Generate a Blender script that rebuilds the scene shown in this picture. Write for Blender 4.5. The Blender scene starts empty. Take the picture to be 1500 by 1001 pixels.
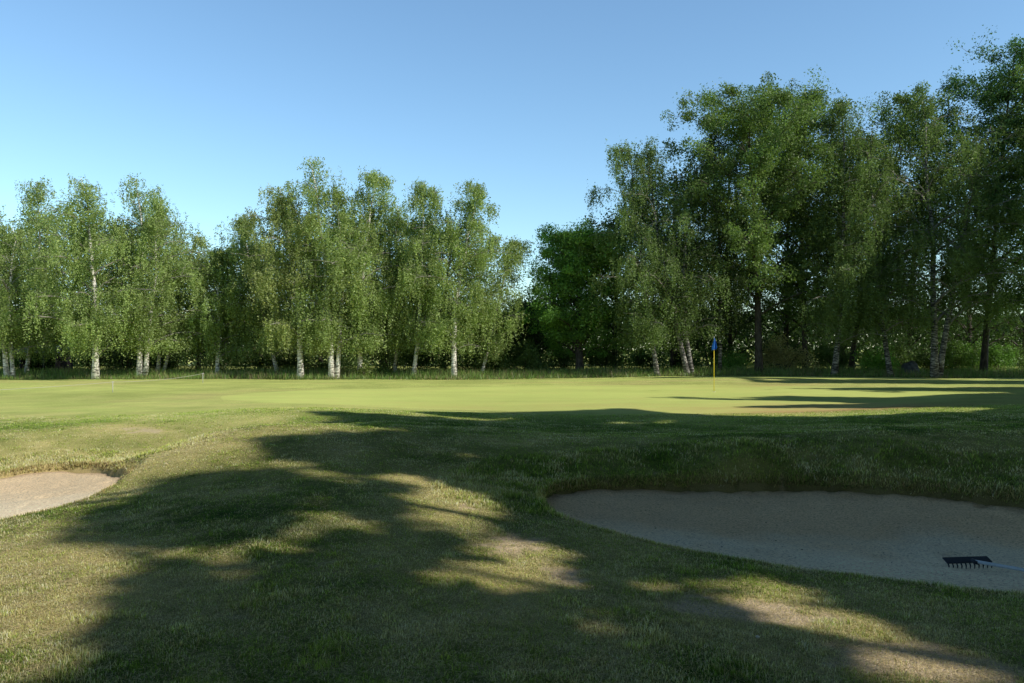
import bpy, math
import numpy as np
from math import radians, pi

# ------------------------------------------------------------------ basics
C = bpy.context.scene.collection
F, CX, HY, EYE = 1167.0, 750.0, 512.0, 1.7       # photo geometry (1500 px wide)
rng = np.random.default_rng(7)
SUN_EL = radians(36)
sh = np.array([0.88, -0.475]); sh /= np.linalg.norm(sh)
SUN = np.array([sh[0]*math.cos(SUN_EL), sh[1]*math.cos(SUN_EL), math.sin(SUN_EL)])

def w_at(px, py, z):
    Y = (EYE - z) * F / (py - HY)
    return ((px - CX) / F * Y, Y, z)

def to_px(x, y, z):
    y = np.maximum(y, 0.05)
    return CX + F * x / y, HY + F * (EYE - z) / y

def hash2(ix, iy, seed):
    h = (ix.astype(np.int64) * 374761393 + iy.astype(np.int64) * 668265263 + seed * 982451653) & 0xffffffff
    h = ((h ^ (h >> 13)) * 1274126177) & 0xffffffff
    return ((h ^ (h >> 16)) & 0xffff) / 65535.0

def vnoise(x, y, s, seed=0):
    x = np.asarray(x, float) / s; y = np.asarray(y, float) / s
    ix, iy = np.floor(x), np.floor(y); fx, fy = x - ix, y - iy
    fx = fx*fx*(3-2*fx); fy = fy*fy*(3-2*fy)
    a = hash2(ix, iy, seed); b = hash2(ix+1, iy, seed); c = hash2(ix, iy+1, seed); d = hash2(ix+1, iy+1, seed)
    return (a*(1-fx)+b*fx)*(1-fy) + (c*(1-fx)+d*fx)*fy

def fbm(x, y, s, seed=0, o=4):
    t, a, n = 0, 1.0, 0
    for k in range(o):
        t = t + a*vnoise(x, y, s/2**k, seed+k*17); n += a; a *= .55
    return t/n

def sstep(a, b, x):
    t = np.clip((x-a)/(b-a), 0, 1); return t*t*(3-2*t)

class TPS:
    def __init__(s, pts, lam=0.0):
        P = np.array(pts, float); s.p = P[:, :2]; n = len(P)
        K = s.k(s.p); K += np.eye(n)*lam
        A = np.zeros((n+3, n+3)); A[:n, :n] = K
        A[:n, n] = 1; A[:n, n+1:] = s.p; A[n, :n] = 1; A[n+1:, :n] = s.p.T
        s.c = np.linalg.solve(A, np.concatenate([P[:, 2], [0, 0, 0]]))
    def k(s, q):
        r2 = ((q[:, None, :]-s.p[None])**2).sum(-1)
        return 0.5*r2*np.log(r2+1e-9)
    def __call__(s, x, y):
        x = np.asarray(x, float); sp = x.shape
        q = np.stack([x.ravel(), np.asarray(y, float).ravel()], 1); out = np.empty(len(q))
        for i in range(0, len(q), 40000):
            c = q[i:i+40000]; n = len(s.p)
            out[i:i+40000] = s.k(c) @ s.c[:n] + s.c[n] + c @ s.c[n+1:]
        return out.reshape(sp)

# ------------------------------------------------------------------ terrain
ctl = [(750,1001,0),(0,1001,0),(1500,1001,-.05),(750,860,.03),(400,850,.06),(0,850,-.03),(1100,885,-.05),
 (1500,890,-.13),(1200,856,-.10),(1000,818,-.08),(850,780,-.05),(775,745,-.04),(760,720,-.02),
 (600,740,.11),(400,740,.13),(250,760,.03),(0,773,-.14),(100,752,-.11),(160,731,-.09),(700,690,.08),(200,712,-.04),
 (240,682,.15),(270,657,.24),(320,632,.30),(420,603,.27),(500,606,.25),(600,611,.20),(700,620,.15),(850,634,.10),
 (1100,636,.17),(1300,622,.26),(1500,602,.30),
 (820,700,-.05),(1000,692,-.07),(1170,690,-.07),(1350,697,-.06),(1500,712,-.08),(860,665,.11),(1100,662,.17),(1300,655,.24),(1500,650,.28),
 (600,600,.05),(900,600,.02),(1200,600,.09),(750,575,.03),(1046,574,.07),(300,590,.05),(100,600,0),(0,600,-.05),
 (500,570,.03),(750,556,.03),(300,556,.03),(0,558,0),(1100,553,.24),(1300,556,.15),(1500,558,.1),
 (0,646,0),(100,641,.0),(0,622,-.03),(150,615,0),(0,672,-.2),(110,670,-.2)]
WP = [w_at(*c) for c in ctl] + [(-30,10,0),(-30,25,0),(-34,45,0),(-14,12,0),(-16,8,-.05),(-12,4,0),(26,8,.1),(30,20,.25),(36,45,.15),(12,4,0),(0,-12,0),
    (-14,-6,0),(14,-8,.05),(-45,60,0),(0,58,.05),(45,60,.1),(0,80,0),(30,-12,.1),(-30,-12,0),(15,11.6,.1),(18,14,.2),(-6.4,13.4,-.15),(-5.6,14.6,-.06),(-4.9,15.8,.02)]
base_h = TPS(WP, 1e-3)

pR = [(795,738,-.13),(800,728,-.16),(830,721,-.21),(900,718,-.25),(1000,716,-.28),(1170,715,-.3),(1300,722,-.3),(1420,733,-.3),(1500,742,-.3),(1650,765,-.3),
 (1750,820,-.26),(1700,892,-.22),(1500,877,-.21),(1400,867,-.2),(1300,856,-.2),(1200,844,-.19),(1100,829,-.18),(1000,811,-.17),(900,788,-.15),(830,766,-.14),(800,750,-.13)]
pL = [(-300,706,-.35),(-150,708,-.35),(0,701,-.36),(60,692,-.36),(110,690,-.36),(150,691,-.35),(180,697,-.3),(191,706,-.25),(172,722,-.22),(130,737,-.2),(70,752,-.2),
 (0,764,-.2),(-150,790,-.2),(-350,800,-.2)]
def world_poly(p): return np.array([w_at(*q) for q in p])
PR, PL = world_poly(pR), world_poly(pL)
sandR = TPS(np.vstack([PR, [w_at(1150,770,-.42), w_at(1350,800,-.43), w_at(950,752,-.31), w_at(1550,810,-.42)]]), 1e-3)
sandL = TPS(np.vstack([PL, [w_at(50,722,-.42), w_at(-150,745,-.45)]]), 1e-3)
def smooth_poly(P, n=3):
    P = P[:, :2]
    for _ in range(n):
        Q = np.roll(P, -1, 0); P = np.stack([.75*P+.25*Q, .25*P+.75*Q], 1).reshape(-1, 2)
    return P
QR, QL = smooth_poly(PR, 2), smooth_poly(PL, 2)
def sdist(Q, x, y):                                 # > 0 inside
    x = np.asarray(x, float); y = np.asarray(y, float)
    d = np.full(x.shape, -1e9)
    m = (x > Q[:, 0].min()-3) & (x < Q[:, 0].max()+3) & (y > Q[:, 1].min()-3) & (y < Q[:, 1].max()+3)
    X, Y = x[m], y[m]; D = np.full(X.shape, 1e9); I = np.zeros(X.shape, bool)
    for i in range(len(Q)):
        ax, ay = Q[i]; bx, by = Q[(i+1) % len(Q)]
        ex, ey = bx-ax, by-ay; L = ex*ex+ey*ey+1e-12
        t = np.clip(((X-ax)*ex+(Y-ay)*ey)/L, 0, 1)
        D = np.minimum(D, np.hypot(X-ax-t*ex, Y-ay-t*ey))
        c = ((ay > Y) != (by > Y)) & (X < (bx-ax)*(Y-ay)/(by-ay+1e-15)+ax)
        I ^= c
    d[m] = np.where(I, D, -D); return d
def ragged(x, y): return (fbm(x, y, .35, 5, 3)-.5)*.10
def height(x, y, detail=True):
    x = np.asarray(x, float); y = np.asarray(y, float)
    z = np.clip(base_h(x, y), -.6, .8)
    far = sstep(45, 75, np.hypot(x, y-10)); z = z*(1-far)
    if detail:
        near = 1-sstep(15, 24, y)
        z = z + (fbm(x, y, 1.3, 3)-.5)*.05*near + (fbm(x, y, .3, 9)-.5)*.02*near
        z = z + (fbm(x, y, 4, 31)-.5)*.06*sstep(14, 22, y)*(1-far)
    for Q, S in ((QR, sandR), (QL, sandL)):
        d = sdist(Q, x, y)+ragged(x, y)
        m = (d > -1.6) & (d <= 0)
        if m.any():
            cap = S(x[m], y[m])+.05-1.05*d[m]
            z[m] = np.where(z[m] > cap, cap+.25*(z[m]-cap)*sstep(0, 1.6, -d[m]), z[m])
            w_ = sstep(1.0, 1.6, -d[m]); z0_ = np.clip(base_h(x[m], y[m]), -.6, .8); z[m] = z[m]*(1-w_)+z0_*w_
        m = d > -.06
        if m.any():
            t = sstep(-.05, .10, d[m]); z[m] = z[m]*(1-t)+(S(x[m], y[m])-.12)*t
    return z

# green outline in world space
GC, GR = (3.2, 28.5), (13.5, 7.2)
def green_f(x, y):
    a = np.arctan2(y-GC[1], x-GC[0]); r = np.hypot((x-GC[0])/GR[0], (y-GC[1])/GR[1])
    return 1-r*(1+.06*np.sin(2*a+1)+.05*np.cos(3*a))      # > 0 inside

# colour field (linear) of the turf: returns rgb, bare, dry (dry also pales sunlit lawn)
def ell(px, py, cx, cy, rx, ry): return np.exp(-(((px-cx)/rx)**2+((py-cy)/ry)**2))
def turf(x, y):
    px, py = to_px(x, y, 0)
    n1 = fbm(x, y, 1.1, 21); n2 = fbm(x*1.0, y, .28, 41, 3); n3 = fbm(x, y, 6, 51, 3); n4 = fbm(x, y, .5, 61, 4)
    near = 1-sstep(14, 20, y)
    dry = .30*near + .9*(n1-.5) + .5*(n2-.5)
    for e, s in (((760,850,170,80),.55),((1150,890,190,45),.5),((1350,960,190,50),.6),((660,740,110,45),.45),((90,880,200,90),.75),  # last patch: dry lawn, paled further to look sunlit
                 ((330,655,170,60),.45),((60,672,130,22),.75),((250,672,60,22),.5),((190,630,60,6),.8),((60,612,90,9),.5),((1200,603,170,7),.9),((1000,720,500,8),.5),  # first patch: sunlit lawn paled as if dry
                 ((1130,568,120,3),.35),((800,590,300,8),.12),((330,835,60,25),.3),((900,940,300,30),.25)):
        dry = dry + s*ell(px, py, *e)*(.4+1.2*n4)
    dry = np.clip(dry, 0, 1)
    bare = np.zeros_like(dry)
    for e, s in (((1130,890,110,26),1.0),((1300,950,130,34),1.0),((1430,975,90,25),.9),((760,800,70,35),.7),((830,850,60,22),.6),((665,745,50,15),.6),
                 ((1000,880,60,16),.4),((180,820,90,35),.35),((900,950,120,20),.5),((60,950,120,30),.25),((205,632,45,4),.8)):
        bare = bare + s*ell(px, py, *e)
    n5 = fbm(x, y, .13, 67, 3); nn = .42*n4+.58*n5; bare = np.clip((np.clip(bare, 0, 1)*.72+nn-.86)*6, 0, 1)*near
    bare = np.maximum(bare, np.clip((nn-.66)*8, 0, 1)*near*.6)
    g_hi = np.array([.40,.46,.12]); g_lo = np.array([.10,.16,.022]); dr = np.array([.74,.60,.28]); so = np.array([.66,.53,.38])
    f = np.clip(.35+1.1*(n3-.5)+.9*(n1-.5), 0, 1)[..., None]
    c = g_lo*(1-f)+g_hi*f
    fr = np.array([.48,.54,.155])*(1+.5*(n3[..., None]-.5)+.35*(n1[..., None]-.5)+.25*(n4[..., None]-.5))     # far fairway turf
    gf = green_f(x, y)
    gr = np.array([.52,.585,.17])*(1+.22*(n3[..., None]-.5)+.16*(n1[..., None]-.5))
    n6 = fbm(x/3.5, y, .9, 131, 4)[..., None]; n7 = fbm(x/2, y, 2.6, 137, 4)
    fr = fr*(.80+.40*n6)*np.array([1, 1, 1]); fr = fr*(1-.45*sstep(.5, .75, n7)[..., None])+np.array([.62,.53,.22])*.45*sstep(.5, .75, n7)[..., None]
    gr = gr*(.90+.20*n6)
    tf = sstep(15, 21, y)[..., None]; c = c*(1-tf)+fr*tf
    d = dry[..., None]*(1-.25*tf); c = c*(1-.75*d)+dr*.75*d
    tg = sstep(-.06, .05, gf+.05*(n1-.5))[..., None]; c = c*(1-tg)+(gr*(1-.75*d)+np.array([.50,.36,.16])*.75*d)*tg
    b = bare[..., None]; c = c*(1-b)+so*b
    return c, bare, dry

# ------------------------------------------------------------------ mesh helpers
def mesh_np(name, V, faces, k, mat, col=None, smooth=False):
    """V (n,3), faces (m,k) int"""
    me = bpy.data.meshes.new(name); V = np.ascontiguousarray(V, np.float32); faces = np.ascontiguousarray(faces, np.int32)
    me.vertices.add(len(V)); me.vertices.foreach_set('co', V.ravel())
    me.loops.add(faces.size); me.loops.foreach_set('vertex_index', faces.ravel())
    me.polygons.add(len(faces)); me.polygons.foreach_set('loop_start', np.arange(0, faces.size, k, dtype=np.int32))
    me.polygons.foreach_set('loop_total', np.full(len(faces), k, np.int32))
    if smooth: me.polygons.foreach_set('use_smooth', np.ones(len(faces), bool))
    me.update(calc_edges=True)
    if col is not None:
        a = me.color_attributes.new('Col', 'FLOAT_COLOR', 'POINT')
        a.data.foreach_set('color', np.ascontiguousarray(np.concatenate([col, np.ones((len(col), 1))], 1), np.float32).ravel())
    me.materials.append(mat); return me
def link(name, me, parent=None, loc=None):
    o = bpy.data.objects.new(name, me); C.objects.link(o)
    if parent is not None: o.parent = parent
    if loc is not None: o.location = loc
    return o
def empty(name, loc, rz=0):
    o = bpy.data.objects.new(name, None); o.empty_display_size = .3; C.objects.link(o); o.location = loc; o.rotation_euler.z = rz; return o
def tag(o, label=None, cat=None, group=None, kind=None):
    if label: o['label'] = label
    if cat: o['category'] = cat
    if group: o['group'] = group
    if kind: o['kind'] = kind
    return o
class MB:
    def __init__(s): s.v = []; s.f = []; s.n = 0
    def add(s, V, Fc):
        V = np.asarray(V, float); s.v.append(V); s.f += [tuple(int(i)+s.n for i in f) for f in Fc]; s.n += len(V)
    def tube(s, pts, rad, sides=8, cap=True):
        pts = np.asarray(pts, float); rad = np.broadcast_to(rad, (len(pts),)); V = []
        T = np.gradient(pts, axis=0); T /= np.linalg.norm(T, axis=1)[:, None]+1e-9
        up = np.array([0, 0, 1.]) if abs(T[0][2]) < .9 else np.array([1., 0, 0])
        a = np.cross(T[0], up); a /= np.linalg.norm(a)
        for p, t, r in zip(pts, T, rad):
            a = a-t*np.dot(a, t); a /= np.linalg.norm(a); b = np.cross(t, a)
            for i in range(sides):
                w = 2*pi*i/sides; V.append(p+r*(a*math.cos(w)+b*math.sin(w)))
        Fc = [(k*sides+i, k*sides+(i+1) % sides, (k+1)*sides+(i+1) % sides, (k+1)*sides+i) for k in range(len(pts)-1) for i in range(sides)]
        if cap: Fc += [tuple(range(sides))[::-1], tuple((len(pts)-1)*sides+i for i in range(sides))]
        s.add(V, Fc)
    def box(s, c, d, R=None):
        c = np.asarray(c, float); h = np.asarray(d, float)/2
        V = np.array([[sx, sy, sz] for sx in (-1, 1) for sy in (-1, 1) for sz in (-1, 1)])*h
        if R is not None: V = V @ np.asarray(R).T
        s.add(V+c, [(0,1,3,2),(4,6,7,5),(0,4,5,1),(2,3,7,6),(0,2,6,4),(1,5,7,3)])
    def build(s, name, mat, parent=None, smooth=True, bevel=0):
        me = bpy.data.meshes.new(name); me.from_pydata(np.vstack(s.v).tolist(), [], s.f)
        if smooth: me.polygons.foreach_set('use_smooth', np.ones(len(me.polygons), bool))
        me.update(); me.materials.append(mat); o = link(name, me, parent)
        if bevel:
            m = o.modifiers.new('bevel', 'BEVEL'); m.width = bevel; m.segments = 2; m.limit_method = 'ANGLE'
        return o

# ------------------------------------------------------------------ materials
def new_mat(name):
    m = bpy.data.materials.new(name); m.use_nodes = True; nt = m.node_tree; nt.nodes.clear()
    out = nt.nodes.new('ShaderNodeOutputMaterial'); return m, nt, out
def nd(nt, t, **kw):
    n = nt.nodes.new(t)
    for k, v in kw.items(): setattr(n, k, v)
    return n
def ramp(nt, src, stops):
    r = nd(nt, 'ShaderNodeValToRGB'); e = r.color_ramp.elements
    e[0].position, e[0].color = stops[0][0], (*stops[0][1], 1); e[1].position, e[1].color = stops[1][0], (*stops[1][1], 1)
    for p, c in stops[2:]:
        q = e.new(p); q.color = (*c, 1)
    nt.links.new(src, r.inputs[0]); return r.outputs[0]
def leaf_mat(name, trans=.35, gloss=.06, tint=(1.0, 1.15, .6)):
    m, nt, out = new_mat(name); L = nt.links
    a = nd(nt, 'ShaderNodeAttribute', attribute_name='Col')
    d = nd(nt, 'ShaderNodeBsdfDiffuse'); t = nd(nt, 'ShaderNodeBsdfTranslucent'); mx = nd(nt, 'ShaderNodeMixShader'); mx.inputs[0].default_value = trans
    mul = nd(nt, 'ShaderNodeMix', data_type='RGBA', blend_type='MULTIPLY'); mul.inputs[0].default_value = 1
    L.new(a.outputs['Color'], mul.inputs[6]); mul.inputs[7].default_value = (*tint, 1)
    L.new(a.outputs['Color'], d.inputs[0]); L.new(mul.outputs[2], t.inputs[0]); L.new(d.outputs[0], mx.inputs[1]); L.new(t.outputs[0], mx.inputs[2])
    g = nd(nt, 'ShaderNodeBsdfGlossy'); g.inputs['Roughness'].default_value = .45; g.inputs[0].default_value = (.8, .85, .8, 1)
    m2 = nd(nt, 'ShaderNodeMixShader'); m2.inputs[0].default_value = gloss
    L.new(mx.outputs[0], m2.inputs[1]); L.new(g.outputs[0], m2.inputs[2]); L.new(m2.outputs[0], out.inputs[0]); return m
def ground_mat(name, grain_scale, lo, hi, bump, bs=30):
    m, nt, out = new_mat(name); L = nt.links
    a = nd(nt, 'ShaderNodeAttribute', attribute_name='Col'); g = nd(nt, 'ShaderNodeNewGeometry')
    n = nd(nt, 'ShaderNodeTexNoise'); n.inputs['Scale'].default_value = grain_scale; n.inputs['Detail'].default_value = 6; n.inputs['Roughness'].default_value = .7
    L.new(g.outputs['Position'], n.inputs['Vector'])
    f = ramp(nt, n.outputs[0], [(.3, (lo,)*3), (.7, (hi,)*3)])
    mul = nd(nt, 'ShaderNodeMix', data_type='RGBA', blend_type='MULTIPLY'); mul.inputs[0].default_value = 1
    L.new(a.outputs['Color'], mul.inputs[6]); L.new(f, mul.inputs[7])
    b = nd(nt, 'ShaderNodeBsdfPrincipled'); b.inputs['Roughness'].default_value = .95; b.inputs['Specular IOR Level'].default_value = .1
    n2 = nd(nt, 'ShaderNodeTexNoise'); n2.inputs['Scale'].default_value = bs; n2.inputs['Detail'].default_value = 5; L.new(g.outputs['Position'], n2.inputs['Vector'])
    bp = nd(nt, 'ShaderNodeBump'); bp.inputs['Strength'].default_value = bump; bp.inputs['Distance'].default_value = .02
    L.new(n2.outputs[0], bp.inputs['Height']); L.new(bp.outputs[0], b.inputs['Normal']); L.new(mul.outputs[2], b.inputs['Base Color']); L.new(b.outputs[0], out.inputs[0])
    return m
def bark_mat(name, birch):
    m, nt, out = new_mat(name); L = nt.links
    tc = nd(nt, 'ShaderNodeTexCoord'); mp = nd(nt, 'ShaderNodeMapping'); mp.inputs['Scale'].default_value = (3, 3, 14) if birch else (14, 14, 2.5)
    L.new(tc.outputs['Object'], mp.inputs[0]); n = nd(nt, 'ShaderNodeTexNoise'); n.inputs['Scale'].default_value = 1.3; n.inputs['Detail'].default_value = 5
    L.new(mp.outputs[0], n.inputs['Vector'])
    if birch == 2: c = ramp(nt, n.outputs[0], [(.42, (.03,.028,.025)), (.52, (.16,.15,.135)), (.64, (.42,.40,.36))])  # mottled copy of the birch bark with shade worked into its colour
    elif birch: c = ramp(nt, n.outputs[0], [(.38, (.05,.045,.04)), (.44, (.50,.46,.40)), (.56, (.80,.76,.69))])
    else: c = ramp(nt, n.outputs[0], [(.35, (.025,.02,.016)), (.65, (.11,.09,.07))])
    b = nd(nt, 'ShaderNodeBsdfPrincipled'); b.inputs['Roughness'].default_value = .85
    bp = nd(nt, 'ShaderNodeBump'); bp.inputs['Strength'].default_value = .5; bp.inputs['Distance'].default_value = .02
    L.new(n.outputs[0], bp.inputs['Height']); L.new(bp.outputs[0], b.inputs['Normal']); L.new(c, b.inputs['Base Color']); L.new(b.outputs[0], out.inputs[0]); return m
def plain_mat(name, c, rough=.6, var=.25, scale=20, spec=.3):
    m, nt, out = new_mat(name); L = nt.links
    tc = nd(nt, 'ShaderNodeTexCoord'); n = nd(nt, 'ShaderNodeTexNoise'); n.inputs['Scale'].default_value = scale; n.inputs['Detail'].default_value = 5; L.new(tc.outputs['Object'], n.inputs['Vector'])
    col = ramp(nt, n.outputs[0], [(.3, tuple(v*(1-var) for v in c)), (.7, tuple(min(1, v*(1+var)) for v in c))])
    b = nd(nt, 'ShaderNodeBsdfPrincipled'); b.inputs['Roughness'].default_value = rough; b.inputs['Specular IOR Level'].default_value = spec
    L.new(col, b.inputs['Base Color']); L.new(b.outputs[0], out.inputs[0]); return m
M_leaf = leaf_mat('foliage', .42, .02); M_blade = leaf_mat('grass_blades', .3, .03, (1.1, 1.15, .6))
M_turf = ground_mat('turf', 95, .38, 1.5, 1.0, 90); M_green = ground_mat('green_turf', 40, .85, 1.12, .25, 40)
M_twig = plain_mat('birch_twigs', (.24,.22,.19), .8, .4, 3); M_birch = bark_mat('birch_bark', 1); M_birch_shaded = bark_mat('mottled_shaded_birch_bark', 2); M_bark = bark_mat('dark_bark', 0)

# sand with small pebbly marks and rake ripples
def sand_material():
    m, nt, out = new_mat('bunker_sand'); L = nt.links
    a = nd(nt, 'ShaderNodeAttribute', attribute_name='Col'); g = nd(nt, 'ShaderNodeNewGeometry')
    n = nd(nt, 'ShaderNodeTexNoise'); n.inputs['Scale'].default_value = 38; n.inputs['Detail'].default_value = 8; n.inputs['Roughness'].default_value = .75; L.new(g.outputs['Position'], n.inputs['Vector'])
    f = ramp(nt, n.outputs[0], [(.36, (.45,.43,.41)), (.49, (.97,.97,.97)), (.70, (1.25,1.25,1.25))])
    v = nd(nt, 'ShaderNodeTexVoronoi'); v.inputs['Scale'].default_value = 14; L.new(g.outputs['Position'], v.inputs['Vector'])
    f2 = ramp(nt, v.outputs['Distance'], [(.05, (.35,.32,.3)), (.11, (1,1,1))])
    m1 = nd(nt, 'ShaderNodeMix', data_type='RGBA', blend_type='MULTIPLY'); m1.inputs[0].default_value = 1; L.new(a.outputs['Color'], m1.inputs[6]); L.new(f, m1.inputs[7])
    m2 = nd(nt, 'ShaderNodeMix', data_type='RGBA', blend_type='MULTIPLY'); m2.inputs[0].default_value = .55; L.new(m1.outputs[2], m2.inputs[6]); L.new(f2, m2.inputs[7])
    wv = nd(nt, 'ShaderNodeTexWave', wave_type='BANDS', bands_direction='Y'); wv.inputs['Scale'].default_value = 3.2; wv.inputs['Distortion'].default_value = 5; wv.inputs['Detail'].default_value = 4; wv.inputs['Detail Scale'].default_value = 1.6
    L.new(g.outputs['Position'], wv.inputs['Vector']); fw = ramp(nt, wv.outputs['Fac'], [(.2, (.88,.87,.86)), (.7, (1.04,1.04,1.04))])
    m3 = nd(nt, 'ShaderNodeMix', data_type='RGBA', blend_type='MULTIPLY'); m3.inputs[0].default_value = .15; L.new(m2.outputs[2], m3.inputs[6]); L.new(fw, m3.inputs[7]); m2 = m3
    b = nd(nt, 'ShaderNodeBsdfPrincipled'); b.inputs['Roughness'].default_value = .95; b.inputs['Specular IOR Level'].default_value = .1
    n2 = nd(nt, 'ShaderNodeTexNoise'); n2.inputs['Scale'].default_value = 22; n2.inputs['Detail'].default_value = 7; n2.inputs['Roughness'].default_value = .7; L.new(g.outputs['Position'], n2.inputs['Vector'])
    bp = nd(nt, 'ShaderNodeBump'); bp.inputs['Strength'].default_value = 1; bp.inputs['Distance'].default_value = .05
    L.new(n2.outputs[0], bp.inputs['Height']); L.new(bp.outputs[0], b.inputs['Normal']); L.new(m2.outputs[2], b.inputs['Base Color']); L.new(b.outputs[0], out.inputs[0]); return m
M_sand = sand_material()

# ------------------------------------------------------------------ ground sheets
def axis(segs):
    out = []
    for a, b, s in segs: out.append(np.arange(a, b, s))
    return np.concatenate(out+[[segs[-1][1]]])
xs = axis([(-1500,-300,200),(-300,-80,20),(-80,-32,2),(-32,-12,.25),(-12,16,.07),(16,34,.25),(34,80,2),(80,300,20),(300,1500,200)])
ys = axis([(-300,-60,40),(-60,-14,3),(-14,2,.5),(2,20,.07),(20,48,.16),(48,80,1.5),(80,400,30),(400,3000,300)])
GX, GY = np.meshgrid(xs, ys); GZ = height(GX, GY)
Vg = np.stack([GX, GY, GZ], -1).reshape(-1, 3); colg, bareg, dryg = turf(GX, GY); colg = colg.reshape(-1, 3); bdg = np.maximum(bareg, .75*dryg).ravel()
pxg, pyg = to_px(GX, GY, .08); w_ = (np.clip(.95*ell(pxg, pyg, 1210, 601, 200, 7)+.35*ell(pxg, pyg, 1120, 567, 110, 3)+.3*ell(pxg, pyg, 830, 593, 260, 5), 0, 1)*np.clip(fbm(GX/3, GY, .8, 401, 4)*2.4-.55, 0, 1)).ravel()[:, None]
colg = colg*(1-.8*w_)+np.array([.50,.30,.14])*.8*w_
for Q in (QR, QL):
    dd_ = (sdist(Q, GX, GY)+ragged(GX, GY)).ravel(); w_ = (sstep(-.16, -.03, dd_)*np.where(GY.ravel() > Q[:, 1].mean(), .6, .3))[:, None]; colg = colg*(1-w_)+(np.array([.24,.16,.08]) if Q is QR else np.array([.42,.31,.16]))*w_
nx, ny = len(xs), len(ys)
i0 = (np.arange(ny-1)[:, None]*nx+np.arange(nx-1)[None]).ravel(); FG = np.stack([i0, i0+1, i0+nx+1, i0+nx], 1)
cxm, cym = Vg[FG].mean(1)[:, 0], Vg[FG].mean(1)[:, 1]
isg = green_f(cxm, cym) > 0
def compact(mask):
    f = FG[mask]; u, inv = np.unique(f, return_inverse=True); global compact_dry_or_sunlit; compact_dry_or_sunlit = bdg[u]; return Vg[u], inv.reshape(f.shape), colg[u]
v, f, c = compact(~isg); c2 = c.copy()
nearf = (1-sstep(9, 22, v[:, 1]))[:, None]; c2 = c2*(1-.50*nearf*(1-np.clip(compact_dry_or_sunlit, 0, 1)[:, None]))      # thatch under near blades darkened, standing for shade in the gaps
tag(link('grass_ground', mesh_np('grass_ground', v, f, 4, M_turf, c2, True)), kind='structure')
v, f, c = compact(isg)
tag(link('putting_green', mesh_np('putting_green', v, f, 4, M_green, c, True)), kind='structure')
def sand_sheet(Q, S, tone, rear=(.94, .87, .80)):
    x = np.arange(Q[:, 0].min()-.2, Q[:, 0].max()+.2, .05); y = np.arange(Q[:, 1].min()-.2, Q[:, 1].max()+.2, .05)
    X, Y = np.meshgrid(x, y); d = sdist(Q, X, Y); Z = S(X, Y)+(fbm(X, Y, .8, 71)-.5)*.09+(fbm(X, Y, .24, 77, 3)-.5)*.035-.018*sstep(.60, .75, fbm(X, Y, .38, 79, 3))
    nx = len(x); i0 = (np.arange(len(y)-1)[:, None]*nx+np.arange(nx-1)[None]).ravel(); Fc = np.stack([i0, i0+1, i0+nx+1, i0+nx], 1)
    keep = (d.ravel()[Fc] > -.13).any(1); Fc = Fc[keep]; u, inv = np.unique(Fc, return_inverse=True)
    V = np.stack([X, Y, Z], -1).reshape(-1, 3)[u]
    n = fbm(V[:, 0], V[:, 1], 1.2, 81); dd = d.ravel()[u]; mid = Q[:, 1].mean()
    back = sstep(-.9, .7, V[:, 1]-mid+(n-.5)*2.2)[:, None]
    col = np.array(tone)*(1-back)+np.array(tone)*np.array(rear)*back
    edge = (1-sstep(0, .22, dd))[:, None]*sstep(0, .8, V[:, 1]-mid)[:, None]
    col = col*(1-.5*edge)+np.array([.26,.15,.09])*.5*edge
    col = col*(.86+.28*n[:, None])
    return V, inv.reshape(Fc.shape), col
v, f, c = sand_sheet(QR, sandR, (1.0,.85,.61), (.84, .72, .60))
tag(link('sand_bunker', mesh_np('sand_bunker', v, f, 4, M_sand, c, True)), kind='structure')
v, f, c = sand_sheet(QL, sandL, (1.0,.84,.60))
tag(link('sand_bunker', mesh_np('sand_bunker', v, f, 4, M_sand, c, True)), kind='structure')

# ------------------------------------------------------------------ grass blades
def blades(x, y, z, h, w, lean, col, mat, name, tipk=1.9, basek=.38):
    n = len(x); a = rng.uniform(0, 2*pi, n); b = rng.uniform(0, 2*pi, n); l = np.abs(rng.normal(0, lean, n))
    wx, wy = np.cos(a)*w/2, np.sin(a)*w/2
    V = np.empty((n, 3, 3)); B = np.stack([x, y, z-.005], -1)
    V[:, 0] = B-np.stack([wx, wy, 0*wx], -1); V[:, 1] = B+np.stack([wx, wy, 0*wx], -1)
    V[:, 2] = B+np.stack([np.cos(b)*np.sin(l)*h, np.sin(b)*np.sin(l)*h, np.cos(l)*h], -1)
    cc = np.repeat(col[:, None], 3, 1); cc[:, :2] *= basek; cc[:, 2] *= tipk  # shade put into the blade roots, light into the tips
    return link(name, mesh_np(name, V.reshape(-1, 3), np.arange(n*3).reshape(-1, 3), 3, mat, np.clip(cc.reshape(-1, 3), 0, 1)))
N = 900000
u = rng.uniform(0, 1, N); Y0, Y1, pw = 3.4, 20.5, 1.0           # density ~ 1/Y^pw per depth step, width grows with Y
Yb = Y0*(Y1/Y0)**u; Xb = rng.uniform(-.76, .76, N)*Yb+rng.normal(0, .05, N)
dR, dL = sdist(QR, Xb, Yb), sdist(QL, Xb, Yb); d = np.maximum(dR, dL)+ragged(Xb, Yb)
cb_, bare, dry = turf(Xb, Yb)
tuft = fbm(Xb, Yb, .12, 91, 3)
keep = (d < .01) & (green_f(Xb, Yb) < 0) & (rng.uniform(0, 1, N) > bare*.90) & (rng.uniform(0, 1, N) < .3+1.5*tuft-.12*dry)
Xb, Yb, d, cb_, bare, dry, tuft, dR = [q[keep] for q in (Xb, Yb, d, cb_, bare, dry, tuft, dR)]
n = len(Xb); rr = rng.uniform(0, 1, n)[:, None]
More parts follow.
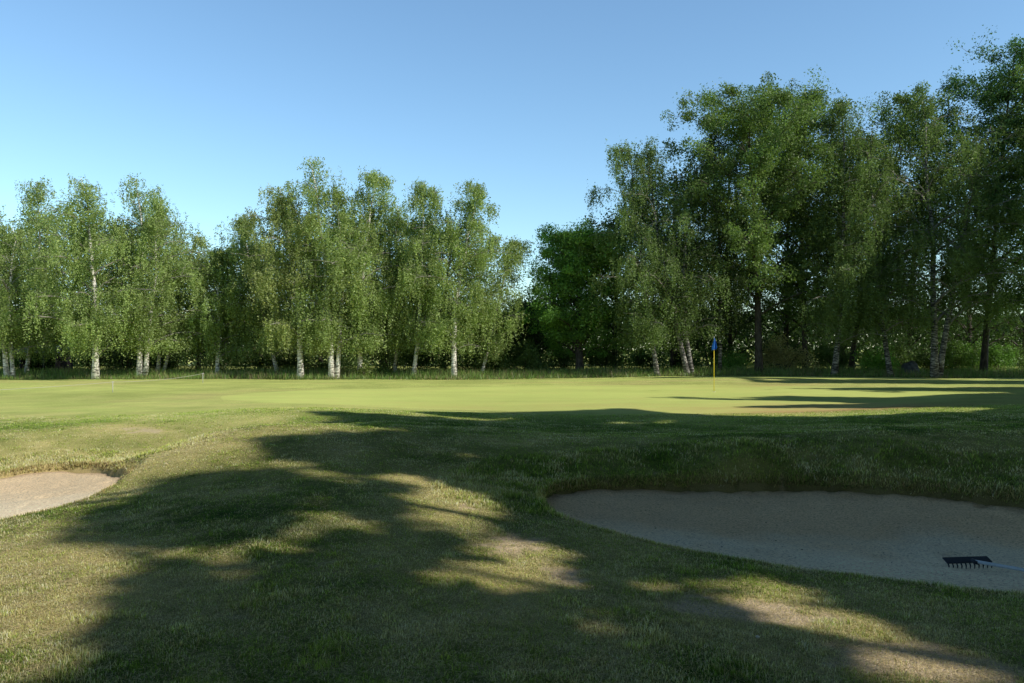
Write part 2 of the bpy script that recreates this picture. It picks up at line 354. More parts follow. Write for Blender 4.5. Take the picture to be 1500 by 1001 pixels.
cl1 = fbm(Xb, Yb, .30, 201, 3); cl2 = fbm(Xb, Yb, .09, 207, 2); cl3 = fbm(Xb, Yb, .8, 211, 3)
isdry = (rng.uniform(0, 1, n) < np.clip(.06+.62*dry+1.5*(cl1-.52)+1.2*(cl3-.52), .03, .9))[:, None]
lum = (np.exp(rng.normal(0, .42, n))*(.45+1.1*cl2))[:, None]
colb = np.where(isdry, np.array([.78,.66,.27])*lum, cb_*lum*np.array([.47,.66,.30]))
bank = ((dR > -1.3) & (Yb > QR[:, 1].mean()-.4) & (d < 0)) | ((sdist(QL, Xb, Yb) > -1.2) & (Yb > 12))
hh = (.014+.026*tuft+.012*rng.uniform(0, 1, n))*(1+.35*rng.uniform(0, 1, n))*np.where(bank, 2.3, 1)*(1-.25*dry)*np.interp(Yb, [4, 8, 20], [1.1, .85, .7])
hh = hh*(1+.25*(d > -.15))*(1+.6*sstep(.60, .74, fbm(Xb, Yb, .33, 151, 3)))*.66
ww = np.clip(.0011*Yb, .0052, .018)*rng.uniform(.6, 1.3, n)
o = blades(Xb, Yb, height(Xb, Yb), hh*(1+.012*Yb), ww, .85, colb, M_blade, 'lawn_grass')
tag(o, 'short mown lawn grass blades with dry straw patches around both bunkers', 'grass', kind='stuff')
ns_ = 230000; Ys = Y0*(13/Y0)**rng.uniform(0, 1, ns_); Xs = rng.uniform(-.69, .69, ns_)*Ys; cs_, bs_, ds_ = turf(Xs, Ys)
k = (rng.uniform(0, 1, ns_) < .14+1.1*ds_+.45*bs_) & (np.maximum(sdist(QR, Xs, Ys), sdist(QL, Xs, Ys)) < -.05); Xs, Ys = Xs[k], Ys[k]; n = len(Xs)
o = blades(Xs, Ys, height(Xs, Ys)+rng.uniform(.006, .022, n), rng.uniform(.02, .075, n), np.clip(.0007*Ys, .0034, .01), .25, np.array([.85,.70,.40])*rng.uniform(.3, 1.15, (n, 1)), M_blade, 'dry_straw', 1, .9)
me_ = o.data; co_ = np.empty(len(me_.vertices)*3, np.float32); me_.vertices.foreach_get('co', co_); co_ = co_.reshape(-1, 3, 3)      # lay the straws down
L_ = (co_[:, 2, 2]-co_[:, 0, 2])*.95; a_ = rng.uniform(0, 2*pi, len(co_)); base_ = (co_[:, 0]+co_[:, 1])/2; wv_ = np.hypot(*(co_[:, 1]-co_[:, 0])[:, :2].T)/2
dx_ = np.stack([np.cos(a_), np.sin(a_), 0*a_], 1); nx_ = np.stack([-np.sin(a_), np.cos(a_), 0*a_], 1)
co_[:, 0] = base_-nx_*wv_[:, None]; co_[:, 1] = base_+nx_*wv_[:, None]; co_[:, 2] = base_+dx_*L_[:, None]; co_[:, 2, 2] += rng.normal(.003, .006, len(co_))
me_.vertices.foreach_set('co', co_.ravel()); me_.update()
tag(o, 'loose dry straw lying on the worn parts of the lawn', 'straw', kind='stuff')
# longer tussocky fringe hanging over the bunker lips
def fringe():
    X, Y, H = [], [], []
    for Q in (QR, QL):
        for i in range(len(Q)):
            a, b = Q[i], Q[(i+1) % len(Q)]; L = np.linalg.norm(b-a); m = int(L*900)
            t = rng.uniform(0, 1, m)[:, None]; nrm = np.array([b[1]-a[1], a[0]-b[0]])/max(L, 1e-6)
            p = a+(b-a)*t; off = np.abs(rng.normal(0, .06, m))[:, None]
            for sgn in (1,):
                q = p+nrm*off; s = sdist(Q, q[:, 0], q[:, 1])
                q = np.where((s > 0)[:, None], p-nrm*off, q)
                far = q[:, 1] > Q[:, 1].mean()
                k = (np.abs(q[:, 0]) < .75*q[:, 1]) & (rng.uniform(0, 1, m) < .25+fbm(q[:, 0], q[:, 1], .25, 13, 3))
                X.append(q[k, 0]); Y.append(q[k, 1]); H.append(np.where(far, .055, .035)[k])
    X, Y, H = map(np.concatenate, (X, Y, H)); dd = np.maximum(sdist(QR, X, Y), sdist(QL, X, Y))+ragged(X, Y); k = dd < .02
    return X[k], Y[k], H[k]
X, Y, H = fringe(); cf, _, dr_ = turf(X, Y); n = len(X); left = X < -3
cf = np.where((rng.uniform(0, 1, n) < np.where(left, .6, .35))[:, None], np.array([.40,.30,.14])*(.6+.6*rng.uniform(0, 1, n)[:, None]), cf*(.6+.6*rng.uniform(0, 1, n)[:, None]))
tag(blades(X, Y, height(X, Y), H*rng.uniform(.5, 1.4, n), np.clip(.0012*Y, .005, .02), .7, cf, M_blade, 'fringe_grass'), 'longer ragged grass fringe hanging over the bunker edges', 'grass', kind='stuff')

# rough grass below the tree row
n = 170000; Yr = rng.uniform(43.8, 60, n)**1; Xr = rng.uniform(-.72, .72, n)*Yr
edge = 44.2+1.0*(fbm(Xr, Yr*0, 3, 17)-.5)+.35*(fbm(Xr, Yr*0, .6, 19)-.5)
tall = np.clip(.4+1.2*(fbm(Xr, Yr, 3.0, 23)-.2), .35, 1.2)
left_bank = np.exp(-((Xr+14)/3.5)**2)
keep = (Yr > edge) & (rng.uniform(0, 1, n) < np.where(Yr < 49, 1, .35)) & (rng.uniform(0,1,n) < .35+fbm(Xr, Yr, 1.1, 29))
Xr, Yr, tall, edge, left_bank = Xr[keep], Yr[keep], tall[keep], edge[keep], left_bank[keep]; n = len(Xr)
grow = sstep(0, 2.5, Yr-edge); hr = (.20+.38*tall*grow+.15*left_bank)*rng.uniform(.5, 1.3, n)
r_ = rng.uniform(0, 1, n)[:, None]; st = (rng.uniform(0, 1, n) < .2+.25*(fbm(Xr, Yr, 2, 47) > .55))[:, None]
cr = np.where(st, np.array([.30,.26,.13])*(.6+.7*r_), np.array([.17,.28,.06])*(.6+.8*r_))
tag(blades(Xr, Yr, height(Xr, Yr, False), hr, rng.uniform(.02, .045, n), .35, cr, M_blade, 'rough_grass', 1.3, .45), 'tall rough grass growing along the foot of the tree row', 'grass', kind='stuff')

# ------------------------------------------------------------------ trees
def rot_axis(n):
    v = rng.normal(0, 1, (n, 3)); return v/np.linalg.norm(v, axis=1)[:, None]
def leaf_quads(P, size, hang, col, asp=.55):
    n = len(P); a = rot_axis(n); a[:, 2] = a[:, 2]*(1-hang)-hang*1.3; a /= np.linalg.norm(a, axis=1)[:, None]
    r = rot_axis(n); b = np.cross(a, r); b /= np.linalg.norm(b, axis=1)[:, None]+1e-9
    s = (size*rng.uniform(.5, 1.4, n))[:, None]
    V = np.stack([P-a*s*.5, P+b*s*asp*.5-a*s*.08, P+a*s*.5, P-b*s*asp*.5-a*s*.08], 1)
    return V.reshape(-1, 3), np.repeat(col, 4, 0)

def build_tree(name, x, y, topx, H, R, cbh, kind, tone, leaves, lsize, rt, stems=1, fork=None, filt=None, dens=1.0, twist=0, bare_lo=0, clump=1.0, extra=None):
    """name, base, horizontal offset of the top, height, crown half width, crown base height"""
    z0 = float(height(np.array([x]), np.array([y]), False)[0])-.06
    root = empty(name, (x, y, z0)); birch = kind == 'birch'
    bark = MB(); limbs = MB(); att = []
    for s in range(stems):
        so = (s-(stems-1)/2)
        Hs = H*(1-.12*s); tx = topx+so*R*.7; ty = rng.normal(0, .5)
        t = np.linspace(0, 1, 12); bx = so*.28
        wob = rng.normal(0, .2, (12, 2)).cumsum(0)*.5*t[:, None]
        if twist: wob[:, 0] += twist*np.sin(t*pi)
        P = np.stack([bx+(tx-bx)*t**1.15+wob[:, 0], ty*t+wob[:, 1]+so*.1, Hs*t], 1)
        rad = rt*(1-t)**.85*(1-.15*s)+.012; rad[0] *= 1.25
        top_ok = Hs
        if filt is not None:
            pb = np.nonzero(shade_prob(P[4:]+np.array([x, y, z0])) < .6)[0]
            if len(pb): top_ok = P[4+pb[0]-1, 2]; bark.tube(P[:4+pb[0]], rad[:4+pb[0]], 9)
            else: bark.tube(P, rad, 9)
        else: bark.tube(P, rad, 9)
        def at(h):
            f = np.clip(h/Hs, 0, 1)*11; i = int(min(f, 10)); return P[i]*(1-(f-i))+P[i+1]*(f-i), rad[i]
        nl = int((34 if birch else 46)/stems**.5*dens)
        for k in range(nl):
            u = (k+rng.uniform(0, 1))/nl; h0 = max(cbh*.75, .8)+(Hs*.97-max(cbh*.75, .8))*u
            tt = np.clip((h0-cbh)/(Hs-cbh), 0, 1)
            if birch: pr = min(1, .62+1.0*tt)*(1-tt)**.62*1.15+.10
            else: pr = math.sqrt(max(0, 1-(2*tt-.85)**2/1.5))*1.0+.10
            L = R*pr*(rng.uniform(.5, 1.15)*1.35 if birch else rng.uniform(.7, 1.0)*1.25); az = k*2.399+rng.uniform(-.6, .6)
            p, r0 = at(h0); e0 = radians(rng.uniform(45, 72)) if birch else radians(rng.uniform(32, 66))
            m = 7; pts = [p]; el = e0; d = az
            for q in range(m-1):
                el -= (e0+radians(rng.uniform(0, 25) if birch else rng.uniform(-30, 5)))/(m-1)
                d += rng.normal(0, .16); st_ = L/(m-1)*1.12
                pts.append(pts[-1]+st_*np.array([math.cos(d)*math.cos(el), math.sin(d)*math.cos(el), math.sin(el)]))
            pts = np.array(pts)
            over = pts[:, 2]-H; pts[:, 2] -= np.maximum(over, 0)
            lr = min(r0*.5, .012+L*.016)*np.linspace(1, .2, m)
            if h0 > top_ok: continue
            if filt is not None and (shade_prob(pts+np.array([x, y, z0])) < .6).any(): continue
            limbs.tube(pts, lr, 5, False)
            na = max(4, int(L*(3.2 if birch else 4.6)))
            for q in range(na):
                f = (.25+.75*(q+rng.uniform(0, 1))/na)*(m-1); i = int(min(f, m-2)); c = pts[i]*(1-(f-i))+pts[i+1]*(f-i)
                tw = np.array([rng.normal(0, .42), rng.normal(0, .42), rng.normal(.05, .25)])*min(1, .4+L*.25)
                limbs.tube([c, c+tw*.5+[0, 0, .05], c+tw], [.012, .009, .004], 3, False)
                att.append((*(c+tw), tt, rng.uniform(0, 1)))
        for q in range(14):                                    # leader tip
            f = rng.uniform(.84, 1); c, _ = at(Hs*f); att.append((*(c+rng.normal(0, .22+1.2*(1-f), 3)*[1, 1, .5]), 1, rng.uniform(0, 1)))
    att = np.array(att); nA = len(att); w = rng.gamma(1.6, 1, nA)+.15; w /= w.sum()
    if birch:
        ns = int(leaves/17); idx = rng.choice(nA, ns, p=w); S = att[idx, :3]+rng.normal(0, 1, (ns, 3))*[.21*clump, .21*clump, .16]
        Ls = rng.gamma(2.2, .34, ns)*(.5+.9*(1-att[idx, 3]))*np.clip(H/11, .7, 1.4)
        cnt = np.maximum(4, (Ls*15+5).astype(int)); rep = np.repeat(np.arange(ns), cnt)
        tpar = rng.uniform(0, 1, len(rep)); dv = rng.normal(0, .12, (ns, 2)); 
        Pl = S[rep].copy(); Pl[:, 2] -= tpar*Ls[rep]; Pl[:, :2] += dv[rep]*(tpar*Ls[rep])[:, None]
        Pl += rng.normal(0, .045, Pl.shape); hang = .45; ci = idx[rep]; vary = att[ci, 4]*.6+rng.uniform(0, 1, ns)[rep]*.4
        if len(Pl) > leaves*1.3: 
            kk = rng.choice(len(Pl), int(leaves*1.3), replace=False); Pl, ci, vary = Pl[kk], ci[kk], vary[kk]
    else:
        idx = rng.choice(nA, leaves, p=w); v_ = rot_axis(leaves)*(rng.uniform(0, 1, leaves)**.45)[:, None]
        cs = rng.uniform(.35, .85, nA)[idx][:, None]*np.array([1, 1, .82])*clump; Pl = att[idx, :3]+v_*cs; hang = .12; ci = idx
        Pl[:, 2] -= .25*((v_[:, 0]**2+v_[:, 1]**2)*cs[:, 0]); vary = att[ci, 4]
    if extra is not None:
        ne = 34*len(extra); e_ = np.repeat(extra-np.array([x, y, z0]), 34, 0)+rot_axis(ne)*(rng.uniform(0, 1, ne)**.5*.42)[:, None]
        Pl = np.concatenate([Pl, e_]); vary = np.concatenate([vary, rng.uniform(0, 1, ne)])
    gz = Pl[:, 2] > np.where(rng.uniform(0, 1, len(Pl)) < .12, .5, .82)*cbh-.2+.5*np.abs(rng.normal(0, .8, len(Pl))); Pl, vary = Pl[gz], vary[gz]
    if filt is not None:
        k = filt(Pl+np.array([x, y, z0])); Pl, vary = Pl[k], vary[k]
    tone = np.array(tone); rn = rng.uniform(0, 1, len(Pl))[:, None]
    col = tone*(.42+.85*vary[:, None]+.42*rn); yel = (rng.uniform(0, 1, len(Pl)) < .05)[:, None]
    col = np.where(yel, col*np.array([1.3, 1.15, .9]), col)
    V, cc = leaf_quads(Pl, lsize, hang, col, .62 if birch else .5)
    BM = M_birch_shaded if x > 6 else M_birch  # trunks on the right take the shade-darkened bark
    if not birch: bark.v += limbs.v; bark.f += [tuple(i+bark.n for i in f_) for f_ in limbs.f]; bark.n += limbs.n
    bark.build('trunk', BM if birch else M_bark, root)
    if birch: limbs.build('branches', M_twig, root)
    link('crown', mesh_np('crown', V, np.arange(len(V)).reshape(-1, 4), 4, M_leaf, np.clip(cc, 0, 1)), root)
    return root

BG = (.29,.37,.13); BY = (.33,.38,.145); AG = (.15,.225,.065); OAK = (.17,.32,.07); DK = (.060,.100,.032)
# base px, Y, top px, top py, half width px, crown base py, kind, tone, leaves, trunk radius, stems, twist, label
ROW = [
 (-52,46,-60,300,60,515,'birch',BG,22000,.15,1,0,'birch tree cut by the left edge of the photo'),
 (15,46,-2,298,52,512,'birch',BG,26000,.15,2,-.2,'leftmost birch with a pair of leaning white stems'),
 (38,49.5,64,268,58,520,'birch',BG,28000,.14,1,.2,'birch with thin pale stem just left of the dark shelter'),
 (140,44.9,128,264,72,515,'birch',BG,34000,.20,1,.1,'birch with short thick white trunk standing forward of its neighbours on the left'),
 (208,46,206,258,62,505,'birch',BG,34000,.17,2,.15,'birch with two bright white stems rising from one foot behind the rope post'),
 (234,49,262,312,58,512,'birch',BG,26000,.12,2,.3,'lower birch with two thin curved stems leaning right'),
 (318,47.6,318,362,50,520,'birch',(.24,.33,.11),26000,.13,1,0,'low bushy birch filling the dip between the two left groups'),
 (408,49,352,314,52,515,'birch',BG,28000,.13,1,-.3,'birch with shadowed stem on the left shoulder of the middle group'),
 (440,45.2,414,268,60,508,'birch',BY,36000,.19,1,.2,'weeping birch with clean white trunk, first of the middle group'),
 (489,45.2,476,231,54,505,'birch',BG,34000,.17,2,.3,'tallest birch of the middle group, two leaning white stems'),
 (527,46.5,562,252,54,503,'birch',BG,34000,.16,1,-.2,'birch with pale trunk right of the tallest birch in the middle group'),
 (578,49,596,300,46,510,'birch',BG,24000,.12,1,0,'slimmer birch set back with a dark thin trunk in the middle group'),
 (605,46.8,626,266,46,505,'birch',BG,28000,.13,1,.2,'narrow birch with mottled trunk, third from the right end of the middle group'),
 (665,46,686,268,54,505,'birch',BG,32000,.17,1,-.2,'birch with white trunk standing alone near the right end of the middle group'),
 (705,48.5,742,350,38,520,'birch',BG,20000,.11,1,.2,'small weeping birch at the right end of the middle group'),
 (850,50.5,840,350,74,520,'oak',OAK,42000,.30,1,0,'dark round oak tree between the birch group and the taller trees'),
 (963,45.2,920,208,58,500,'birch',BY,34000,.16,1,-.2,'birch with drooping yellowish foliage at the left end of the tall group'),
 (1011,45.6,985,205,52,480,'birch',BY,28000,.18,2,-.5,'birch with two mottled stems leaning apart left of the flag'),
 (1055,47,1042,200,46,470,'birch',(.13,.165,.06),22000,.12,1,.1,'thin tall birch directly behind the flag'),
 (1112,46.4,1092,140,88,440,'ash',AG,46000,.27,1,.2,'tall ash tree with forked dark trunk right of the flag'),
 (1180,49,1172,142,66,470,'ash',AG,30000,.2,1,0,'ash tree with dark trunk right behind the tallest ash'),
 (1222,45,1246,140,58,490,'birch',BY,32000,.19,1,.3,'birch with a pointed top over a dark stout trunk'),
 (1246,50,1312,148,60,480,'ash',AG,30000,.18,1,-.2,'ash tree with feathery top behind the leaning birch'),
 (1305,45.2,1272,196,50,470,'birch',BY,20000,.17,1,-.5,'birch with trunk bending left beside a gap of sky'),
 (1372,44.7,1402,134,82,460,'birch',BY,38000,.24,2,.1,'broad birch with thick dark foot and forking white limbs near the right edge'),
 (1440,48,1478,62,72,470,'ash',(.085,.165,.048),38000,.24,1,0,'tallest ash tree at the right edge of the photo'),
 (1560,45.5,1560,90,80,470,'ash',AG,26000,.24,1,0,'ash tree cut by the right edge of the photo'),
]
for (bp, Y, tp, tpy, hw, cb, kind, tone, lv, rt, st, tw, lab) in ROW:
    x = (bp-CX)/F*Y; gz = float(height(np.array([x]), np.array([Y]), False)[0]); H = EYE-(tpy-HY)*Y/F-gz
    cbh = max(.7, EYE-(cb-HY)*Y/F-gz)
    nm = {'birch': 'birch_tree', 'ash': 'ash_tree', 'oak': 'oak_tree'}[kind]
    o = build_tree(nm, x, Y, (tp-bp)/F*Y, H, hw/F*Y*(1.22 if bp > 900 else 1.06), cbh, kind, np.array(tone)*(np.array([.50, .62, .56]) if kind == 'birch' and bp > 900 else 1), int(lv*(2.1 if kind == 'birch' else 2.2)), .09 if kind == 'birch' else .135, rt*(.8 if bp > 900 else .88), st, None, None, 1.0, tw)  # right-hand birches: leaf tone darkened to stand for shade
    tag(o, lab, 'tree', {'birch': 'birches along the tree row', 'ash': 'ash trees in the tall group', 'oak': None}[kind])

# trees further back, seen only as dark foliage between the front ones
k = 0
for px, Y, tpy, hw in ((-20,55,340,80),(95,56,330,90),(190,55,335,80),(290,57,385,70),(380,56,370,80),(470,55,330,80),(560,56,335,80),(650,55,345,70),(725,58,470,50),
                       (790,60,450,50),(900,55,330,70),(985,54,255,70),(1070,55,215,75),(1150,55,205,80),(1235,56,215,75),(1330,56,205,75),(1420,55,200,85),(1500,56,150,90)):
    x = (px-CX)/F*Y; H = EYE-(tpy-HY)*Y/F
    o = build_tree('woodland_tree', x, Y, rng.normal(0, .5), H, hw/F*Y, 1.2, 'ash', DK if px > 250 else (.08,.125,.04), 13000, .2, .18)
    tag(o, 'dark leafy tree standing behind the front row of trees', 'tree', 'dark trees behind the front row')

# bushes of the understorey
def bush(px, Y, w, h, tone, n, label, group=None):
    x = (px-CX)/F*Y; z0 = float(height(np.array([x]), np.array([Y]), False)[0])
    root = empty('bush', (x, Y, z0)); st_ = MB(); c = []
    for q in range(9):
        a = rng.uniform(0, 2*pi); r = rng.uniform(.2, 1)*w; top = np.array([math.cos(a)*r, math.sin(a)*r*.8, h*rng.uniform(.5, 1)*(1-.35*(r/w)**2)])
        st_.tube([[0, 0, -.05], top*[.4, .4, .5], top], [.03, .02, .006], 4, False)
        for s in range(5): c.append(top*rng.uniform(.45, 1.02)+rng.normal(0, .18, 3))
    c = np.array(c); c = np.vstack([c, np.stack([rng.uniform(-w, w, 14), rng.uniform(-w*.8, w*.8, 14), rng.uniform(.1, h*.5, 14)], 1)]); idx = rng.integers(0, len(c), n)
    P = c[idx]+rot_axis(n)*(rng.uniform(0, 1, n)**.5*.42)[:, None]; k = P[:, 2] > 0; P, idx = P[k], idx[k]
    vr = rng.uniform(0, 1, len(c))[idx][:, None]
    V, cc = leaf_quads(P, .12, .1, np.array(tone)*(.6+.5*vr+.4*rng.uniform(0, 1, (len(P), 1))))
    st_.build('stems', M_bark, root); link('foliage', mesh_np('foliage', V, np.arange(len(V)).reshape(-1, 4), 4, M_leaf, cc), root)
    return tag(root, label, 'bush', group)
bush(1150, 48.2, 1.7, 2.5, (.42,.38,.17), 5000, 'pale olive bush between the dark trunks right of the flag')  # leaf tone lifted to stand for sunlight
bush(1283, 48.6, 1.2, 2.0, (.22,.42,.08), 4000, 'bright green sunlit bush left of the grey boulder')  # sunlight put into the leaf tone, as the bush stands shaded
bush(770, 50, 1.5, 2.2, (.13,.20,.06), 5000, 'mid green bush in the gap between birches and oak')
bush(715, 50, 1.3, 1.9, (.10,.17,.05), 4000, 'low green bush under the small weeping birch')
bush(1072, 49, .9, 1.7, (.22,.40,.09), 3000, 'small bright bush just right of the flag pole')
bush(1450, 51, 1.6, 2.4, (.12,.22,.05), 5000, 'green bush behind trunks near the right edge of the photo')
bush(1400, 51, 1.3, 2.6, (.12,.2,.05), 4500, 'green bush right of the thick forked birch trunk')
bush(560, 47.5, .5, .9, (.12,.18,.05), 1200, 'little bush between two birch trunks of the middle group')
bush(533, 46.2, .35, .8, (.15,.2,.05), 900, 'tiny bush hugging a pale birch trunk in the middle group')
bush(225, 51, 1.4, 1.8, (.08,.13,.04), 3500, 'dark bush behind the twin stemmed birch')
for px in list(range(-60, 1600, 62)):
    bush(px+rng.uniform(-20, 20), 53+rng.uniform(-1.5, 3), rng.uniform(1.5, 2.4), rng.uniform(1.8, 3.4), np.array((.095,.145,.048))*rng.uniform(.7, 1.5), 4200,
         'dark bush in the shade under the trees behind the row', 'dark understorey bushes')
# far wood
n = 150000; Xf = rng.uniform(-90, 90, n); Yf = 78+rng.uniform(0, 10, n); top = 3.2+3.2*fbm(Xf, Xf*0, 9, 3)+1.2*fbm(Xf, Xf*0, 2, 5)
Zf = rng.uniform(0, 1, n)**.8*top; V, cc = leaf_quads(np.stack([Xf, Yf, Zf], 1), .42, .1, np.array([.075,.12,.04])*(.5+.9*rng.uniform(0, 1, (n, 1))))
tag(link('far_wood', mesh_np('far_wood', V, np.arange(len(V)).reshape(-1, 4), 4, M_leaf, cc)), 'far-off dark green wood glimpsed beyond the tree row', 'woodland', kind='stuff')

# ------------------------------------------------------------------ trees outside the frame on the sun side: crowns carved to cast a drawn lawn shadow
def poly_in(px, py, P):
    ins = np.zeros(px.shape, bool)
    for i in range(len(P)):
        ax, ay = P[i]; bx, by = P[(i+1) % len(P)]
        ins ^= ((ay > py) != (by > py)) & (px < (bx-ax)*(py-ay)/(by-ay+1e-12)+ax)
    return ins
SH = [[(415,601),(470,602),(560,606),(640,612),(700,618),(640,606),(590,603),(700,605),(800,604),(900,599),(960,604),(1060,611),(1200,611),(1350,608),(1500,600),(2000,600),(2000,1300),(60,1300),(80,1001),
  (92,985),(180,940),(222,905),(205,870),(225,845),(185,805),(160,775),(172,752),(200,738),(250,712),(300,693),(335,697),(400,684),(430,700),(470,712),(520,712),(530,692),(500,680),(440,668),(393,655),(400,646),
  (470,640),(540,636),(545,628),(500,622),(480,610)],
 [(950,582),(1100,580),(1300,582),(1500,574),(2000,570),(2000,599),(1500,599),(1380,598),(1250,598),(1080,598),(1150,594),(1290,592),(1150,587),(1020,585)],
 [(1100,570),(1300,568),(1500,567),(2000,567),(2000,575),(1500,574),(1300,575),(1180,573)],
 [(1080,553),(1300,556),(1500,558),(2000,556),(2000,563),(1500,563),(1200,564),(1110,560)]]
LIT = [(335,838,42,10,.9),(270,822,30,8,.6),(655,735,45,16,.9),(690,752,40,9,.9),(730,790,50,14,.75),(775,845,60,16,.85),(830,862,50,8,.6),(640,850,40,14,.4),(450,735,60,12,.35),
 (560,780,60,10,.3),(750,700,90,10,.35),(940,872,60,9,.7),(1115,885,60,14,.9),(1190,912,60,12,.85),(1290,940,70,12,.85),(1370,975,80,14,.85),(1000,905,60,8,.4),(1095,695,50,8,.85),(1000,697,40,7,.4),
 (1365,759,50,3,.35),(1450,790,80,4,.35),(540,628,40,7,.8),(480,655,50,6,.5),(420,800,50,12,.35),(620,690,60,10,.45),(880,905,50,8,.5),(570,960,70,20,.35),(480,900,60,12,.3),(1000,655,60,5,.2),
 (900,618,110,3,.5),(720,612,90,2.5,.6),(1230,603,160,3.5,.6)]
def shade_prob(P):  # chance that a leaf stays: carves crowns to the drawn shadow
    t = P[:, 2]/SUN[2]; q = P-SUN*t[:, None]
    zz = np.clip(base_h(q[:, 0], q[:, 1]), -.4, .4); zz = np.where(sdist(QR, q[:, 0], q[:, 1]) > 0, -.36, zz); q = q+SUN*(zz/SUN[2])[:, None]
    fwd = q[:, 1] > 1.5; px, py = to_px(q[:, 0], q[:, 1], q[:, 2])
    jx = (fbm(q[:, 0], q[:, 1], .8, 101)-.5)*1.1; jy = (fbm(q[:, 0], q[:, 1], .8, 103)-.5)*1.1
    fz_ = rng.normal(0, .22, (2, len(P)))*(1-.75*sstep(14, 22, q[:, 1])); q_ = q.copy(); q_[:, 0] += fz_[0]; q_[:, 1] += fz_[1]; qh_ = q+.4*(q_-q)
    qx, qy = to_px(q_[:, 0]+jx, q_[:, 1]+jy*.5, q[:, 2]); pxh, pyh = to_px(qh_[:, 0], np.maximum(qh_[:, 1], .5), q[:, 2])
    pr = np.zeros(len(P))
    for s in SH: pr = np.maximum(pr, poly_in(qx, qy, s)*1.0)
    hole = np.zeros(len(P)); dn = .65*fbm(qh_[:, 0], qh_[:, 1], .6, 301, 2)+.35*fbm(qh_[:, 0], qh_[:, 1], 1.2, 307, 2)
    for cx, cy, rx, ry, a in LIT:
        ry = ry*(1.9 if cy > 700 else 1.2); hole = np.maximum(hole, min(1, a*1.1)*np.exp(-(((pxh-cx)/(rx*1.5))**2+((pyh-cy)/(ry*1.5))**2)**1.1))
    hole = sstep(.41, .62, hole*.52+.10+(dn-.5)*1.35+.14*(py > 660)*(sdist(QR, q[:, 0], q[:, 1]) < -.5)); pr = pr*(1-hole)
    infr = fwd & (px > -400) & (py < 1100) & (py > 540)
    far = q[:, 1] > 42
    pr = np.where(infr & ~far, pr, np.where(fwd & (px < -200) & ~far, 0, 1))
    return pr
def shade_filter(P): return rng.uniform(0, 1, len(P)) < shade_prob(P)
perp = np.array([-sh[1], sh[0]])
SHT = []
for row, (p0, Hh) in enumerate(((10.5, 18), (15.5, 21), (21, 23))):
    q = -5.0+row*2
    while q < 54:
        b = sh*(p0+rng.uniform(-1.5, 1.5))+perp*q
        while b[1] > -4 and b[0]-4.6 < .72*(b[1]+4.6): b = b+sh*.5
        SHT.append((b[0], b[1], Hh+rng.uniform(-1, 1))); q += 4.0
# the crowns must close above the shaded part of the lawn: extra leaf clumps where a sun ray from it crosses a crown
extra = [[] for _ in SHT]; m = 5200
gx = rng.uniform(-9, 17, m*3); gy = rng.uniform(3.0, 23, m*3); gq = np.stack([gx, gy, 0*gx], 1)
gk = (rng.uniform(0, 1, m*3) < shade_prob(gq+SUN*1e-3)) & (np.abs(gx) < .75*gy+1.5); gq = gq[gk][:m]; miss = 0
cenT = np.array([(a, b_, h_*.58) for a, b_, h_ in SHT]); radT = np.array([(5.0, 5.0, h_*.44) for _, _, h_ in SHT])
for g in gq:
    o_ = (g-cenT)/radT; d_ = SUN/radT; A_ = (d_**2).sum(1); B_ = (o_*d_).sum(1); D_ = B_**2-A_*((o_**2).sum(1)-1)
    ok = np.nonzero(D_ > .02)[0]
    if not len(ok): miss += 1; continue
    t_ = rng.choice(ok); s_ = (-B_[t_]+rng.uniform(-1, 1)*math.sqrt(D_[t_])*.95)/A_[t_]
    p_ = g+SUN*s_
    if p_[2] > 2: extra[t_].append(p_)
print('shade rays without a crown', miss, 'of', len(gq))
for (bx_, by_, hh_), ex in zip(SHT, extra):
    o = build_tree('ash_tree', bx_, by_, 0, hh_, 3.8, 1.5, 'ash', AG, 21000, .34, .17, 1, None, shade_filter, .9, 0, 0, 1.4, np.array(ex) if ex else None)  # unseen tree added to cast the drawn lawn shadow
    tag(o, 'unseen tree added to cast the drawn lawn shadow, outside the photo on its right', 'tree', 'added shadow-casting trees beyond the right edge of the photo')
for bx_, by_, hh_, rr_ in ((7,-7.5,13,5.5),(0,-8.5,13,5.5),(-7,-10,13,5),(12,-10,16,5),(4,-13,17,5),(-4,-14,17,5),(-13,-12,16,5)):  # unseen trees added behind the camera to block sky light
    o = build_tree('ash_tree', bx_, by_, 0, hh_, rr_, 3.2, 'ash', AG, 20000, .34, .2, 1, None, shade_filter, 1.1, 0, 0, 1.5)  # added sky-blocking tree, built like the row ashes
    tag(o, 'unseen tree added behind the viewer to block sky light', 'tree', 'added sky-blocking trees behind the viewer')

# ------------------------------------------------------------------ flag
fx, fy, _ = w_at(1046, 574, .07); fz = float(height(np.array([fx]), np.array([fy]))[0])
fl = tag(empty('golf_flag', (fx, fy, fz)), 'blue flag hanging limp on a thin yellow pole standing in the putting green', 'flag')
M_yel = plain_mat('yellow_paint', (.78,.60,.03), .4, .06); M_blue = plain_mat('blue_cloth', (.02,.13,.50), .8, .15, 9); M_white = plain_mat('white_paint', (.75,.75,.72), .5, .08)
m = MB(); m.tube([[0,0,-.1],[0,0,.9],[0,0,1.66]], [.013,.012,.011], 10); m.build('pole', M_yel, fl)
m = MB(); m.tube([[0,0,1.66],[0,0,2.10],[0,0,2.14]], [.010,.010,.004], 8); m.build('pole_tip', M_white, fl)
